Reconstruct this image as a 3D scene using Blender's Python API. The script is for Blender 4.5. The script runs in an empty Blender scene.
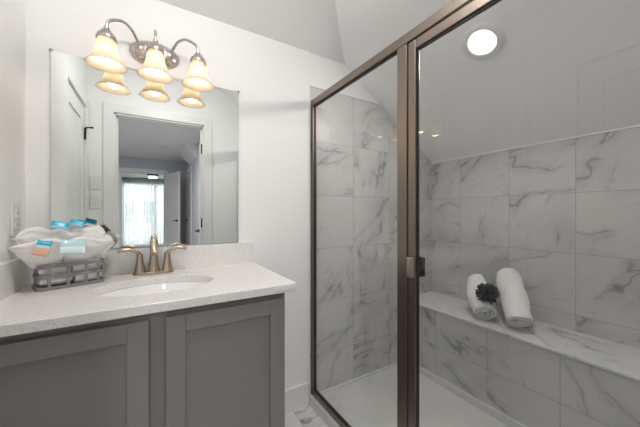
import bpy, bmesh, math, random
from mathutils import Vector, Matrix, noise
PI = math.pi
SC = bpy.context.scene
COL = SC.collection
random.seed(7)

# ---------------------------------------------------------------- camera, world, exposure
CAM_Z = 1.155
cd = bpy.data.cameras.new('camera'); cam = bpy.data.objects.new('camera', cd); COL.objects.link(cam)
cam.location = (0, -1.5, CAM_Z)
cam.rotation_euler = (math.radians(90), 0, math.radians(-31))
cd.sensor_width = 36; cd.lens = 36*280/640; cd.clip_start = 0.02
SC.camera = cam
SC.view_settings.view_transform = 'Standard'; SC.view_settings.look = 'None'
SC.view_settings.gamma = 1; SC.view_settings.use_curve_mapping = False
SC.view_settings.exposure = 0.0
w = bpy.data.worlds.new('world'); SC.world = w; w.use_nodes = True
bg = w.node_tree.nodes['Background']; bg.inputs[0].default_value = (0.90, 0.95, 1.0, 1); bg.inputs[1].default_value = 5.0
CY = SC.cycles
CY.max_bounces = 14; CY.diffuse_bounces = 7; CY.glossy_bounces = 8; CY.transmission_bounces = 10; CY.transparent_max_bounces = 16
CY.sample_clamp_indirect = 4.0; CY.use_denoising = True; CY.caustics_reflective = False; CY.caustics_refractive = False

S_BULB, E_SHOWER, S_BATH_FILL, E_HALL_FILL, E_BED = 17.0, 6.2, 32.0, 34.0, 14.0
def lamp(name, kind, loc, energy, color, parent=None, size=.1, rot=(0,0,0), shape='DISK', spread=None, radius=.03):
    d = bpy.data.lights.new(name, kind); d.energy = energy; d.color = color
    if kind == 'AREA':
        d.size = size; d.shape = shape
        if spread: d.spread = spread
    else: d.shadow_soft_size = radius
    o = bpy.data.objects.new(name, d); COL.objects.link(o); o.location = loc; o.rotation_euler = rot
    if parent: o.parent = parent
    return o

# ---------------------------------------------------------------- materials
def mat(name, col=(.8,.8,.8), rough=.5, metal=0, spec=.5, bump=0, bscale=200, coat=0, sheen=0, var=0, vscale=6, dist=.001):
    m = bpy.data.materials.new(name); m.use_nodes = True
    n = m.node_tree.nodes; l = m.node_tree.links; b = n['Principled BSDF']
    b.inputs['Base Color'].default_value = (*col, 1); b.inputs['Roughness'].default_value = rough
    b.inputs['Metallic'].default_value = metal; b.inputs['Specular IOR Level'].default_value = spec
    b.inputs['Coat Weight'].default_value = coat; b.inputs['Sheen Weight'].default_value = sheen
    tc = n.new('ShaderNodeTexCoord')
    if bump:
        t = n.new('ShaderNodeTexNoise'); t.inputs['Scale'].default_value = bscale; t.inputs['Detail'].default_value = 3
        l.new(tc.outputs['Object'], t.inputs['Vector'])
        bp = n.new('ShaderNodeBump'); bp.inputs['Strength'].default_value = bump; bp.inputs['Distance'].default_value = dist
        l.new(t.outputs['Fac'], bp.inputs['Height']); l.new(bp.outputs['Normal'], b.inputs['Normal'])
    if var:
        t = n.new('ShaderNodeTexNoise'); t.inputs['Scale'].default_value = vscale; t.inputs['Detail'].default_value = 2
        l.new(tc.outputs['Object'], t.inputs['Vector'])
        mx = n.new('ShaderNodeMix'); mx.data_type = 'RGBA'
        mx.inputs[6].default_value = (*[c*(1-var) for c in col], 1); mx.inputs[7].default_value = (*[min(1, c*(1+var)) for c in col], 1)
        l.new(t.outputs['Fac'], mx.inputs[0]); l.new(mx.outputs[2], b.inputs['Base Color'])
    return m

class NT:
    """tiny node helper"""
    def __init__(s, m): s.n = m.node_tree.nodes; s.l = m.node_tree.links
    def math(s, op, a, b=None, c=None, clamp=False):
        x = s.n.new('ShaderNodeMath'); x.operation = op; x.use_clamp = clamp
        for i, v in enumerate((a, b, c)):
            if v is None: continue
            if isinstance(v, (int, float)): x.inputs[i].default_value = v
            else: s.l.new(v, x.inputs[i])
        return x.outputs[0]
    def vmath(s, op, a, b):
        x = s.n.new('ShaderNodeVectorMath'); x.operation = op
        for i, v in enumerate((a, b)):
            if isinstance(v, (tuple, list)): x.inputs[i].default_value = v
            elif isinstance(v, (int, float)): x.inputs['Scale'].default_value = v
            else: s.l.new(v, x.inputs[i])
        return x.outputs[0]
    def comb(s, x, y, z):
        c = s.n.new('ShaderNodeCombineXYZ')
        for i, v in enumerate((x, y, z)):
            if isinstance(v, (int, float)): c.inputs[i].default_value = v
            else: s.l.new(v, c.inputs[i])
        return c.outputs[0]
    def noise(s, v, scale, detail=3, rough=.55, dist=0):
        t = s.n.new('ShaderNodeTexNoise'); t.inputs['Scale'].default_value = scale; t.inputs['Detail'].default_value = detail
        t.inputs['Roughness'].default_value = rough; t.inputs['Distortion'].default_value = dist
        s.l.new(v, t.inputs['Vector']); return t
    def ss(s, v, a, b, lo=0, hi=1):
        r = s.n.new('ShaderNodeMapRange'); r.interpolation_type = 'SMOOTHSTEP'
        r.inputs[1].default_value = a; r.inputs[2].default_value = b; r.inputs[3].default_value = lo; r.inputs[4].default_value = hi
        s.l.new(v, r.inputs[0]); return r.outputs[0]
    def mix(s, f, a, b):
        x = s.n.new('ShaderNodeMix'); x.data_type = 'RGBA'
        for i, v in ((0, f), (6, a), (7, b)):
            if isinstance(v, (int, float)): x.inputs[i].default_value = v
            elif isinstance(v, tuple): x.inputs[i].default_value = (*v, 1)
            else: s.l.new(v, x.inputs[i])
        return x.outputs[2]

def marble_tile(name, ax, org, pitch, base=(.585,.58,.57), grout=(.37,.37,.36), seed=0, rough=.36, gw=.0022, vein=(.20,.205,.215), slope=1, phase=None):
    """large marble-look tiles: ax = which object axes run across and up"""
    m = bpy.data.materials.new(name); m.use_nodes = True; T = NT(m); b = T.n['Principled BSDF']
    tc = T.n.new('ShaderNodeTexCoord'); sep = T.n.new('ShaderNodeSeparateXYZ'); T.l.new(tc.outputs['Object'], sep.inputs[0])
    U = T.math('DIVIDE', T.math('SUBTRACT', sep.outputs[ax[0]], org[0]), pitch[0])
    V = T.math('DIVIDE', T.math('SUBTRACT', sep.outputs[ax[1]], org[1]), pitch[1])
    iu = T.math('FLOOR', U); iv = T.math('FLOOR', V)
    fu = T.math('SUBTRACT', U, iu); fv = T.math('SUBTRACT', V, iv)
    wn = T.n.new('ShaderNodeTexWhiteNoise'); wn.noise_dimensions = '3D'; T.l.new(T.comb(iu, iv, seed), wn.inputs['Vector'])
    off = T.vmath('SCALE', wn.outputs['Color'], 23.0)
    du = T.math('MULTIPLY', fu, pitch[0]); dv = T.math('MULTIPLY', fv, pitch[1])
    q = T.vmath('ADD', T.comb(du, dv, 0), off)
    warp = T.noise(q, 2.6, 4, .55)
    q2 = T.vmath('ADD', q, T.vmath('SCALE', T.vmath('SUBTRACT', warp.outputs['Color'], (.5,.5,.5)), .26))
    rot = T.n.new('ShaderNodeMapping'); T.l.new(q2, rot.inputs['Vector'])
    # each tile's veins run at an angle of their own
    ang = T.math('ADD', T.math('MULTIPLY', T.math('SUBTRACT', wn.outputs['Value'], .5), 1.5), -.75*slope)
    T.l.new(T.comb(0, 0, ang), rot.inputs['Rotation'])
    st = T.vmath('MULTIPLY', rot.outputs[0], (.55, 1.9, 1.0))
    n1 = T.noise(st, 2.0, 3, .5)
    r1 = T.math('ABSOLUTE', T.math('SUBTRACT', n1.outputs['Fac'], .5))
    thin = T.ss(r1, 0, .013, 1, 0); wide = T.ss(r1, 0, .085, 1, 0)
    n2 = T.noise(st, 3.9, 3, .5); r2 = T.math('ABSOLUTE', T.math('SUBTRACT', n2.outputs['Fac'], .47)); fine = T.ss(r2, 0, .016, 1, 0)
    mk = T.ss(T.noise(q, 4.0, 2).outputs['Fac'], .38, .58); mk2 = T.ss(T.noise(q, 6.1, 2).outputs['Fac'], .44, .62)
    cloud = T.noise(q2, 3.0, 4).outputs['Fac']
    v = T.math('ADD', T.math('MULTIPLY', T.math('MULTIPLY', thin, mk), .52), T.math('MULTIPLY', T.math('MULTIPLY', wide, mk), .27))
    v = T.math('ADD', v, T.math('MULTIPLY', T.math('MULTIPLY', fine, mk2), .24))
    v = T.math('ADD', v, T.math('MULTIPLY', T.ss(cloud, .48, .75), .14), clamp=True)
    c = T.mix(v, base, vein)
    eu = T.math('MINIMUM', du, T.math('SUBTRACT', pitch[0], du)); ev = T.math('MINIMUM', dv, T.math('SUBTRACT', pitch[1], dv))
    e = T.math('MINIMUM', eu, ev); g = T.ss(e, gw*.5, gw, 1, 0)
    c = T.mix(g, c, grout); T.l.new(c, b.inputs['Base Color'])
    T.l.new(T.math('ADD', T.math('MULTIPLY', g, .5), rough), b.inputs['Roughness'])
    bp = T.n.new('ShaderNodeBump'); bp.inputs['Strength'].default_value = .5; bp.inputs['Distance'].default_value = .001
    T.l.new(T.math('SUBTRACT', 1, g), bp.inputs['Height']); T.l.new(bp.outputs['Normal'], b.inputs['Normal'])
    return m

def quartz(name, base=(.78,.765,.75)):
    m = bpy.data.materials.new(name); m.use_nodes = True; T = NT(m); b = T.n['Principled BSDF']
    tc = T.n.new('ShaderNodeTexCoord'); o = tc.outputs['Object']
    s1 = T.ss(T.noise(o, 230, 2).outputs['Fac'], .58, .68); s2 = T.ss(T.noise(T.vmath('ADD', o, (5, 3, 1)), 480, 1).outputs['Fac'], .62, .72)
    c = T.mix(T.noise(o, 60, 3).outputs['Fac'], tuple(x*.95 for x in base), tuple(min(1, x*1.05) for x in base))
    c = T.mix(T.math('MULTIPLY', s1, .5), c, (.36,.34,.32)); c = T.mix(T.math('MULTIPLY', s2, .5), c, (.95,.95,.94))
    T.l.new(c, b.inputs['Base Color']); b.inputs['Roughness'].default_value = .22
    return m

def glass_mat(name, tint=(.975,.978,.975), ior=1.5):
    m = bpy.data.materials.new(name); m.use_nodes = True; T = NT(m); T.n.clear()
    out = T.n.new('ShaderNodeOutputMaterial'); tr = T.n.new('ShaderNodeBsdfTransparent'); tr.inputs[0].default_value = (*tint, 1)
    gl = T.n.new('ShaderNodeBsdfGlossy'); gl.inputs['Roughness'].default_value = 0.0
    fr = T.n.new('ShaderNodeFresnel'); fr.inputs[0].default_value = ior
    geo = T.n.new('ShaderNodeNewGeometry')
    # facet front only: inner side of the pane passes light straight on
    f = T.math('MULTIPLY', fr.outputs[0], T.math('SUBTRACT', 1, geo.outputs['Backfacing']))
    f = T.math('MULTIPLY', f, 1.7, clamp=True)
    mx = T.n.new('ShaderNodeMixShader'); T.l.new(f, mx.inputs[0]); T.l.new(tr.outputs[0], mx.inputs[1]); T.l.new(gl.outputs[0], mx.inputs[2])
    T.l.new(mx.outputs[0], out.inputs[0]); return m

def emit_mat(name, col, s):
    m = bpy.data.materials.new(name); m.use_nodes = True; T = NT(m); b = T.n['Principled BSDF']
    b.inputs['Emission Color'].default_value = (*col, 1); b.inputs['Emission Strength'].default_value = s; return m

def brushed(name, col, rough=.3, axis=2, k=1.0):
    m = mat(name, col, rough, 1); T = NT(m); b = T.n['Principled BSDF']
    tc = T.n.new('ShaderNodeTexCoord'); sc = [220, 220, 220]; sc[axis] = 4
    t = T.noise(T.vmath('MULTIPLY', tc.outputs['Object'], tuple(sc)), 1, 2)
    c = T.mix(t.outputs['Fac'], tuple(x*.88 for x in col), tuple(min(1, x*1.1) for x in col)); T.l.new(c, b.inputs['Base Color'])
    T.l.new(T.math('ADD', T.math('MULTIPLY', t.outputs['Fac'], .15), rough-.07), b.inputs['Roughness']); return m

M = {}
M['wall'] = mat('wall_paint', (.87,.87,.87), .6, bump=.15, bscale=350, dist=.0004)
M['ceil'] = mat('ceiling_paint', (.90,.90,.90), .75, bump=.02, bscale=300, dist=.0004)
M['trim'] = mat('trim_paint', (.82,.82,.81), .35, var=.01)
M['doorp'] = mat('door_paint', (.80,.80,.79), .35, var=.01)
M['lilac'] = mat('hall_paint', (.58,.60,.66), .6, bump=.1, bscale=300, dist=.0004)
M['bed'] = mat('bedroom_paint', (.56,.60,.58), .6, bump=.1, bscale=300, dist=.0004)
M['carpet'] = mat('hall_carpet', (.45,.42,.38), .95, bump=.8, bscale=600, sheen=.3)
M['cab'] = mat('cabinet_paint', (.212,.205,.197), .38, var=.02, bump=.04, bscale=120)
M['cabin'] = mat('cabinet_dark_gap', (.10,.098,.095), .6, var=.02)
M['quartz'] = quartz('speckled_quartz')
M['porc'] = mat('white_porcelain', (.86,.86,.85), .08, coat=.5, var=.005)
M['pan'] = mat('acrylic_pan', (.68,.68,.67), .25, var=.01, bump=.03, bscale=250)
M['nickel'] = brushed('brushed_nickel', (.50,.46,.42), .28)
M['faucet'] = mat('champagne_nickel', (.55,.46,.36), .27, 1, var=.04, vscale=30)
M['frame'] = brushed('bronze_frame', (.26,.213,.182), .36)
M['frame_d'] = mat('dark_gasket', (.02,.018,.016), .5, var=.1)
M['glass'] = glass_mat('clear_shower_glass')
M['wglass'] = glass_mat('window_glass', (.95,.97,.97))
M['black'] = mat('black_metal', (.02,.02,.022), .4, .6, var=.1)
M['towel'] = mat('white_terry', (.92,.915,.905), .95, bump=1.0, bscale=230, sheen=.4, dist=.004)
M['cloth'] = mat('white_washcloth', (.88,.87,.855), .95, bump=.7, bscale=500, sheen=.5, dist=.0015)
M['loofah'] = mat('black_mesh_sponge', (.055,.055,.062), .7, bump=.6, bscale=500, sheen=.3)
M['basket'] = mat('weathered_grey_metal', (.27,.265,.26), .5, .3, bump=.6, bscale=90, var=.35, vscale=60)
M['plate'] = mat('white_plastic', (.78,.78,.77), .3, var=.01)
M['slot'] = mat('dark_slot', (.25,.25,.25), .6, var=.1)
M['tile_n'] = marble_tile('marble_wall_tile_north', (0,2), (.831,.271), (.332,.3325), seed=1)
M['tile_e'] = marble_tile('marble_wall_tile_east', (1,2), (-.247-.332*4,.271), (.332,.3325), seed=5, slope=-1)
M['tile_s'] = marble_tile('marble_wall_tile_south', (0,2), (.831,.271), (.332,.3325), seed=9)
M['tile_b'] = marble_tile('marble_bench_tile', (1,2), (-.295-.332*4,.271-.3325), (.332,.3325), seed=15)
M['tile_t'] = marble_tile('marble_bench_top', (1,0), (-3.1,1.2), (3.3,1.2), seed=24, base=(.66,.66,.65))
M['tile_f'] = marble_tile('marble_floor_tile', (0,1), (.40,-.30), (.305,.61), seed=37, base=(.82,.815,.80), grout=(.55,.54,.52), rough=.25)

def mirror_mat():
    m = bpy.data.materials.new('silvered_mirror'); m.use_nodes = True; T = NT(m); b = T.n['Principled BSDF']
    b.inputs['Metallic'].default_value = 1; b.inputs['Roughness'].default_value = 0.0
    tc = T.n.new('ShaderNodeTexCoord'); c = T.mix(T.noise(tc.outputs['Object'], 2).outputs['Fac'], (.84,.87,.85), (.85,.88,.86))
    T.l.new(c, b.inputs['Base Color']); return m
M['mirror'] = mirror_mat()
def shade_mat(tl_a=(.66,.58,.47), tl_b=(.76,.70,.61), df_c=(.84,.82,.78)):
    m = bpy.data.materials.new('frosted_glass'); m.use_nodes = True; T = NT(m); T.n.clear()
    out = T.n.new('ShaderNodeOutputMaterial'); tl = T.n.new('ShaderNodeBsdfTranslucent'); df = T.n.new('ShaderNodeBsdfDiffuse'); tp = T.n.new('ShaderNodeBsdfTransparent')
    gl = T.n.new('ShaderNodeBsdfGlossy'); gl.inputs['Roughness'].default_value = .35
    tc = T.n.new('ShaderNodeTexCoord'); n = T.noise(tc.outputs['Object'], 22, 4, .6, 1.2)
    c = T.mix(T.ss(n.outputs['Fac'], .35, .7), tl_a, tl_b); T.l.new(c, tl.inputs[0]); df.inputs[0].default_value = (*df_c, 1)
    a = T.n.new('ShaderNodeMixShader'); a.inputs[0].default_value = .42; T.l.new(tl.outputs[0], a.inputs[1]); T.l.new(df.outputs[0], a.inputs[2])
    d = T.n.new('ShaderNodeMixShader'); d.inputs[0].default_value = .08; T.l.new(a.outputs[0], d.inputs[1]); T.l.new(gl.outputs[0], d.inputs[2])
    e = T.n.new('ShaderNodeMixShader'); e.inputs[0].default_value = .05; T.l.new(d.outputs[0], e.inputs[1]); T.l.new(tp.outputs[0], e.inputs[2])
    T.l.new(e.outputs[0], out.inputs[0]); return m
M['shade'] = shade_mat()
M['bulb'] = emit_mat('lit_bulb', (1.0,.78,.52), S_BULB)
M['led'] = emit_mat('lit_led_disc', (1.0,.97,.92), 5)

# ---------------------------------------------------------------- mesh helpers
def box(bm, x0, x1, y0, y1, z0, z1, bev=0, seg=2):
    r = bmesh.ops.create_cube(bm, size=1); v = r['verts']
    for p in v:
        p.co.x = x0 if p.co.x < 0 else x1; p.co.y = y0 if p.co.y < 0 else y1; p.co.z = z0 if p.co.z < 0 else z1
    if bev:
        ed = list({e for p in v for e in p.link_edges})
        bmesh.ops.bevel(bm, geom=ed, offset=bev, segments=seg, affect='EDGES', profile=.6)
def prism(bm, pts, d):
    """polygon pts (3D list) extruded by vector d"""
    a = [bm.verts.new(p) for p in pts]; b_ = [bm.verts.new(Vector(p)+Vector(d)) for p in pts]; n = len(pts)
    bm.faces.new(a[::-1]); bm.faces.new(b_)
    for i in range(n): bm.faces.new((a[i], a[(i+1) % n], b_[(i+1) % n], b_[i]))
def lathe(bm, prof, c=(0,0,0), n=40, sx=1, sy=1, rot=None, close=False):
    rings = []
    for r, z in prof:
        rings.append([Vector((r*sx*math.cos(2*PI*k/n), r*sy*math.sin(2*PI*k/n), z)) for k in range(n)])
    vs = []
    for ring in rings:
        vs.append([bm.verts.new((rot @ p if rot else p) + Vector(c)) for p in ring])
    R = range(len(vs) if close else len(vs)-1)
    for i in R:
        j = (i+1) % len(vs)
        for k in range(n): bm.faces.new((vs[i][k], vs[i][(k+1) % n], vs[j][(k+1) % n], vs[j][k]))
    if not close:
        if prof[0][0] > 1e-5: bm.faces.new(vs[0][::-1])
        if prof[-1][0] > 1e-5: bm.faces.new(vs[-1])
def catmull(P, k=8):
    P = [Vector(p) for p in P]; out = []
    for i in range(len(P)-1):
        p0 = P[max(i-1, 0)]; p1 = P[i]; p2 = P[i+1]; p3 = P[min(i+2, len(P)-1)]
        for s in range(k):
            t = s/k
            out.append(.5*((2*p1)+(p2-p0)*t+(2*p0-5*p1+4*p2-p3)*t*t+(3*p1-p0-3*p2+p3)*t**3))
    out.append(P[-1]); return out
def tube(bm, pts, r, n=12, smooth=True, flat=None, k=8):
    """swept tube; r number or list; flat=(a,b) scales the section"""
    pts = catmull(pts, k) if smooth else [Vector(p) for p in pts]; N = len(pts)
    rr = r if isinstance(r, (list, tuple)) else [r]*2
    up = Vector((0,0,1)); prev = None; rings = []
    for i, p in enumerate(pts):
        d = (pts[min(i+1, N-1)]-pts[max(i-1, 0)]).normalized()
        if prev is None:
            a = d.cross(up) if abs(d.z) < .95 else d.cross(Vector((1,0,0)))
            a.normalize()
        else: a = (prev - d*prev.dot(d)).normalized()
        prev = a; b_ = d.cross(a)
        t = i/(N-1)*(len(rr)-1); j = min(int(t), len(rr)-2); rad = rr[j]*(1-(t-j))+rr[j+1]*(t-j)
        fa, fb = flat or (1, 1)
        rings.append([bm.verts.new(p + a*math.cos(2*PI*k_/n)*rad*fa + b_*math.sin(2*PI*k_/n)*rad*fb) for k_ in range(n)])
    for i in range(N-1):
        for k_ in range(n): bm.faces.new((rings[i][k_], rings[i][(k_+1) % n], rings[i+1][(k_+1) % n], rings[i+1][k_]))
    bm.faces.new(rings[0][::-1]); bm.faces.new(rings[-1])
def B(fn=None, *a, **k):
    bm = bmesh.new()
    if fn: fn(bm, *a, **k)
    return bm
def obj(name, bm, m, parent=None, smooth=False, world=True, sub=0, auto=None):
    bmesh.ops.recalc_face_normals(bm, faces=bm.faces[:])
    me = bpy.data.meshes.new(name)
    off = Vector((0,0,0))
    if parent is not None and world:
        p = parent
        while p is not None: off += p.location; p = p.parent
        bmesh.ops.translate(bm, vec=-off, verts=bm.verts[:])
    if smooth:
        for f in bm.faces: f.smooth = True
    bm.to_mesh(me); bm.free(); me.materials.append(m)
    o = bpy.data.objects.new(name, me); COL.objects.link(o)
    if parent is not None: o.parent = parent
    if smooth:
        try: me.set_sharp_from_angle(angle=math.radians(auto or 38))
        except Exception: pass
    if sub:
        s = o.modifiers.new('sub', 'SUBSURF'); s.levels = sub; s.render_levels = sub
    return o
def struct(name, bm, m, parent=None, **k):
    o = obj(name, bm, m, parent, **k)
    if parent is None: o['kind'] = 'structure'
    return o
def tag(o, label, cat, group=None):
    o['label'] = label; o['category'] = cat
    if group: o['group'] = group
    return o
def thing(name, label, cat, loc=(0,0,0), rotz=0, group=None):
    o = bpy.data.objects.new(name, None); COL.objects.link(o); o.location = loc; o.rotation_euler = (0,0,rotz); o.empty_display_size = .05
    return tag(o, label, cat, group)
def centre(o):
    """put the origin of a one-mesh thing at its base"""
    vs = [v.co for v in o.data.vertices]
    c = Vector(((min(v.x for v in vs)+max(v.x for v in vs))/2, (min(v.y for v in vs)+max(v.y for v in vs))/2, min(v.z for v in vs)))
    for v in o.data.vertices: v.co -= c
    o.location = c; return o

# ---------------------------------------------------------------- room dimensions
XL, XJ, YJ, YS = -.412, -.472, -.62, -1.56       # vanity side wall, jogged wall, jog, doorway wall
XG, XB, XE = .85, 1.975, .83                      # shower glass, shower back wall, tile start
ZC, ZF, SL = 2.139, 2.45, .639
DX0, DX1, DZ = -.285, .455, 2.045                 # doorway
YH, YW = -5.8, -10.0                              # hall far wall, bedroom window wall
ZH = 2.38

# floors
struct('floor', B(box, -.60, 2.1, -1.68, .12, -.08, 0), M['tile_f'])
struct('floor_hall', B(box, -2.1, .81, -5.86, -1.68, -.08, 0), M['carpet'])
struct('floor_bedroom', B(box, -2.6, 2.6, YW-.12, -5.86, -.08, 0), M['carpet'])

# wall with the mirror: painted part, then tiled part
struct('wall_north', B(box, -.60, 2.1, .012, .12, 0, 2.6), M['wall'])
struct('wall_north_painted', B(box, XL-.15, XE, 0, .012, 0, 2.5), M['wall'])
bm = bmesh.new()
xs = 1.094+(ZC-1.934)/SL
prism(bm, [(XE,0,.0),(XB,0,.0),(XB,0,1.576),(xs,0,1.934),(XE,0,1.934)], (0,.012,0))
struct('wall_north_tile', bm, M['tile_n'])
bm = bmesh.new(); box(bm, XE, 1.99, .004, .012, 1.934, 2.5); struct('wall_north_upper', bm, M['wall'])
bm = bmesh.new(); box(bm, XE-.006, XE, -.0035, 0, 0.05, 1.94); box(bm, XE-.006, xs, -.0035, 0, 1.934, 1.940); struct('trim_tile_edge', bm, M['trim'])
# side wall at the vanity and its jog
struct('wall_west', B(box, -.60, XL, YJ, .012, 0, 2.6), M['wall'])
bm = bmesh.new()
box(bm, -.60, XJ, -.865, YJ, 0, 2.6); box(bm, -.60, XJ, YS, -1.465, 0, 2.6); box(bm, -.60, XJ, -1.465, -.865, 2.03, 2.6)
struct('wall_west_door', bm, M['wall'])
# wall with the doorway the camera looks in from
bm = bmesh.new()
box(bm, -.60, DX0, YS-.12, YS, 0, 2.6); box(bm, DX1, 2.1, YS-.12, YS, 0, 2.6); box(bm, DX0, DX1, YS-.12, YS, DZ, 2.6)
struct('wall_south', bm, M['wall'])
bm = bmesh.new(); box(bm, XE, XB, YS, YS+.012, 0, 1.934); struct('wall_south_tile', bm, M['tile_s'])
# shower back wall
struct('wall_east', B(box, XB+.012, 2.1, YS, .012, 0, 2.6), M['wall'])
struct('wall_east_tile', B(box, XB, XB+.012, YS, .012, 0, 1.576), M['tile_e'])
struct('trim_back_tile_edge', B(box, XB-.006, XB, YS, 0, 1.566, 1.576), M['trim'])
# ceiling: two pitched planes meeting in a valley, then flat
t_ = (ZF-ZC)/SL
bm = bmesh.new()
A = Vector((1.094,0,ZC)); Bp = Vector((1.094-t_, -t_, ZF))
prism(bm, [(XL-.15,0.006,ZC), (1.10,0.006,ZC), Bp, (XL-.15,-t_,ZF)], (0,0,.05))
prism(bm, [(1.10,.006,ZC), (XB+.03,.006,ZC-SL*(XB+.03-1.094)), (XB+.03,YS,ZC-SL*(XB+.03-1.094)), (1.094-t_,YS,ZF), Bp], (0,0,.05))
prism(bm, [(XL-.15,-t_,ZF), Bp, (1.094-t_,YS,ZF), (XL-.15,YS,ZF)], (0,0,.05))
struct('ceiling', bm, M['ceil'])

# doorway casing and jambs
def casing(bm, x0, x1, z1, y, w_=.075, t=.016):
    box(bm, x0-w_, x0, y, y+t, 0, z1+w_, .003); box(bm, x1, x1+w_, y, y+t, 0, z1+w_, .003); box(bm, x0-.001, x1+.001, y, y+t, z1, z1+w_, .003)
bm = bmesh.new(); casing(bm, DX0, DX1, DZ, YS); casing(bm, DX0, DX1, DZ, YS-.136)
box(bm, DX0, DX0+.015, YS-.12, YS, 0, DZ); box(bm, DX1-.015, DX1, YS-.12, YS, 0, DZ); box(bm, DX0, DX1, YS-.12, YS, DZ-.015, DZ)
box(bm, DX0+.015, DX0+.027, YS-.075, YS-.04, 0, DZ-.015); box(bm, DX1-.027, DX1-.015, YS-.075, YS-.04, 0, DZ-.015); box(bm, DX0+.015, DX1-.015, YS-.075, YS-.04, DZ-.027, DZ-.015)
struct('trim_doorway', bm, M['trim'])
# closet door casing
bm = bmesh.new(); XC = XJ
box(bm, XC, XC+.016, -.865, -.79, 0, 2.105, .003); box(bm, XC, XC+.016, -1.54, -1.465, 0, 2.105, .003); box(bm, XC, XC+.016, -1.466, -.864, 2.03, 2.105, .003)
struct('trim_closet', bm, M['trim'])

def door_leaf(wd, h, t=.035):
    """two-panel leaf in the xz-plane, x 0..wd, y -t/2..t/2"""
    bm = bmesh.new(); s = .105
    box(bm, 0, s, -t/2, t/2, 0, h, .002); box(bm, wd-s, wd, -t/2, t/2, 0, h, .002)
    for z0, z1 in ((0,.22), (.90,1.05), (h-.12,h)): box(bm, s, wd-s, -t/2, t/2, z0, z1, .002)
    box(bm, s-.01, wd-s+.01, -t/2+.010, t/2-.010, .2, .92)
    box(bm, s-.01, wd-s+.01, -t/2+.010, t/2-.010, 1.03, h-.1)
    return bm
def lever(parent, x, z, side, t=.035, dirx=-1):
    bm = bmesh.new(); R = Matrix.Rotation(-side*PI/2, 3, 'X')
    for s in (1, -1):
        lathe(bm, [(.0,0),(.027,0),(.027,.006),(.012,.010),(.010,.045),(0,.045)], (x, s*t/2, z), 20, rot=Matrix.Rotation(-s*PI/2, 3, 'X'))
        tube(bm, [(x,s*(t/2+.040),z),(x+dirx*.05,s*(t/2+.044),z+.002),(x+dirx*.11,s*(t/2+.040),z-.003)], [.009,.007], 10)
    return obj('handle', bm, M['black'], parent, smooth=True, world=False)
def hinge(parent, x, y, z, world=False, stop=None):
    bm = bmesh.new(); lathe(bm, [(0,-.045),(.008,-.045),(.008,.045),(0,.045)], (x,y,z), 14); box(bm, x-.018, x+.018, y-.003, y+.003, z-.045, z+.045)
    if stop:
        tube(bm, [(x,y,z+.048),(x+stop[0]*.5,y+stop[1]*.5,z+.050),(x+stop[0],y+stop[1],z+.048)], .006, 8)
        lathe(bm, [(0,-.006),(.010,-.006),(.010,.006),(0,.006)], (x+stop[0],y+stop[1],z+.048), 12)
    return obj('hinge', bm, M['black'], parent, world=world)
# closet door in the side wall
d = obj('door_1', door_leaf(.592, 2.02), M['doorp']); d['kind'] = 'structure'
d.location = (XJ-.0185, -1.461, .006); d.rotation_euler = (0,0,PI/2)
lever(d, .53, .93, 1)
for z in (1.80, 1.02, .25): hinge(d, .0, -.024, z, stop=(.035,-.05) if z > 1.5 else None)
# bathroom door, folded right back on the hall side
d = obj('door_2', door_leaf(.70, 2.02), M['doorp']); d['kind'] = 'structure'
d.location = (DX1+.02, YS-.165, .006); d.rotation_euler = (0,0,math.radians(-8)); lever(d, .63, .93, 1)
# that one would stand in the right hall wall's way: swing it to lie along that wall
d.rotation_euler = (0,0,math.radians(-86)); d.location = (DX1+.035, YS-.15, .006)
jh = struct('trim_jamb_hinges', (lambda bm: ([box(bm, DX1-.019, DX1-.015, YS-.045, YS-.012, z-.045, z+.045) for z in (1.81,1.06,.25)], [lathe(bm, [(0,-.047),(.007,-.047),(.007,.047),(0,.047)], (DX1-.020,YS-.008,z), 12) for z in (1.81,1.06,.25)], bm)[2])(bmesh.new()), M['black'])

# baseboards
def baseboard(bm, x0, x1, y0, y1, h=.13): box(bm, x0, x1, y0, y1, 0, h-.012, .001); box(bm, x0 if x1-x0 > .03 else x0, x1 if x1-x0 > .03 else x1, y0, y1, h-.012, h, .004)
struct('baseboard_north', B(box, .440, XE-.012, -.014, 0, 0, .132, .004), M['trim'])
struct('baseboard_west', B(box, XJ, XJ+.014, -.79, YJ, 0, .132, .004), M['trim'])
bm = bmesh.new(); box(bm, XJ, DX0-.075, YS, YS+.014, 0, .132, .004); box(bm, DX1+.075, XE-.012, YS, YS+.014, 0, .132, .004)
struct('baseboard_south', bm, M['trim'])

# ---------------------------------------------------------------- hall seen in the mirror
bm = bmesh.new()
FX0, FX1, FZ = -.56, .235, 2.05
box(bm, -2.1, FX0, YH-.12, YH, 0, ZH); box(bm, FX1, .81, YH-.12, YH, 0, ZH); box(bm, FX0, FX1, YH-.12, YH, FZ, ZH)
struct('wall_hall_far', bm, M['lilac'])
struct('wall_hall_left', B(box, -2.1, -1.98, YH, YS-.12, 0, ZH), M['lilac'])
bm = bmesh.new(); box(bm, .69, .81, YH, -5.55, 0, ZH); box(bm, .69, .81, -4.75, YS-.12, 0, ZH); box(bm, .69, .81, -5.55, -4.75, 2.04, ZH)
struct('wall_hall_right', bm, M['lilac'])
struct('wall_hall_near', B(box, -2.1, -.60, YS-.13, YS, 0, ZH), M['lilac'])
struct('ceiling_hall', B(box, -2.1, .81, YH-.12, YS-.12, ZH, ZH+.1), M['ceil'])
bm = bmesh.new(); prism(bm, [(.50,-5.0,ZH),(.69,-5.0,ZH),(.69,-5.0,2.18)], (0,1.1,0)); struct('ceiling_hall_slope', bm, M['ceil'])
bm = bmesh.new(); casing(bm, FX0, FX1, FZ, YH, .085); struct('trim_bedroom_doorway', bm, M['trim'])
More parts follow.
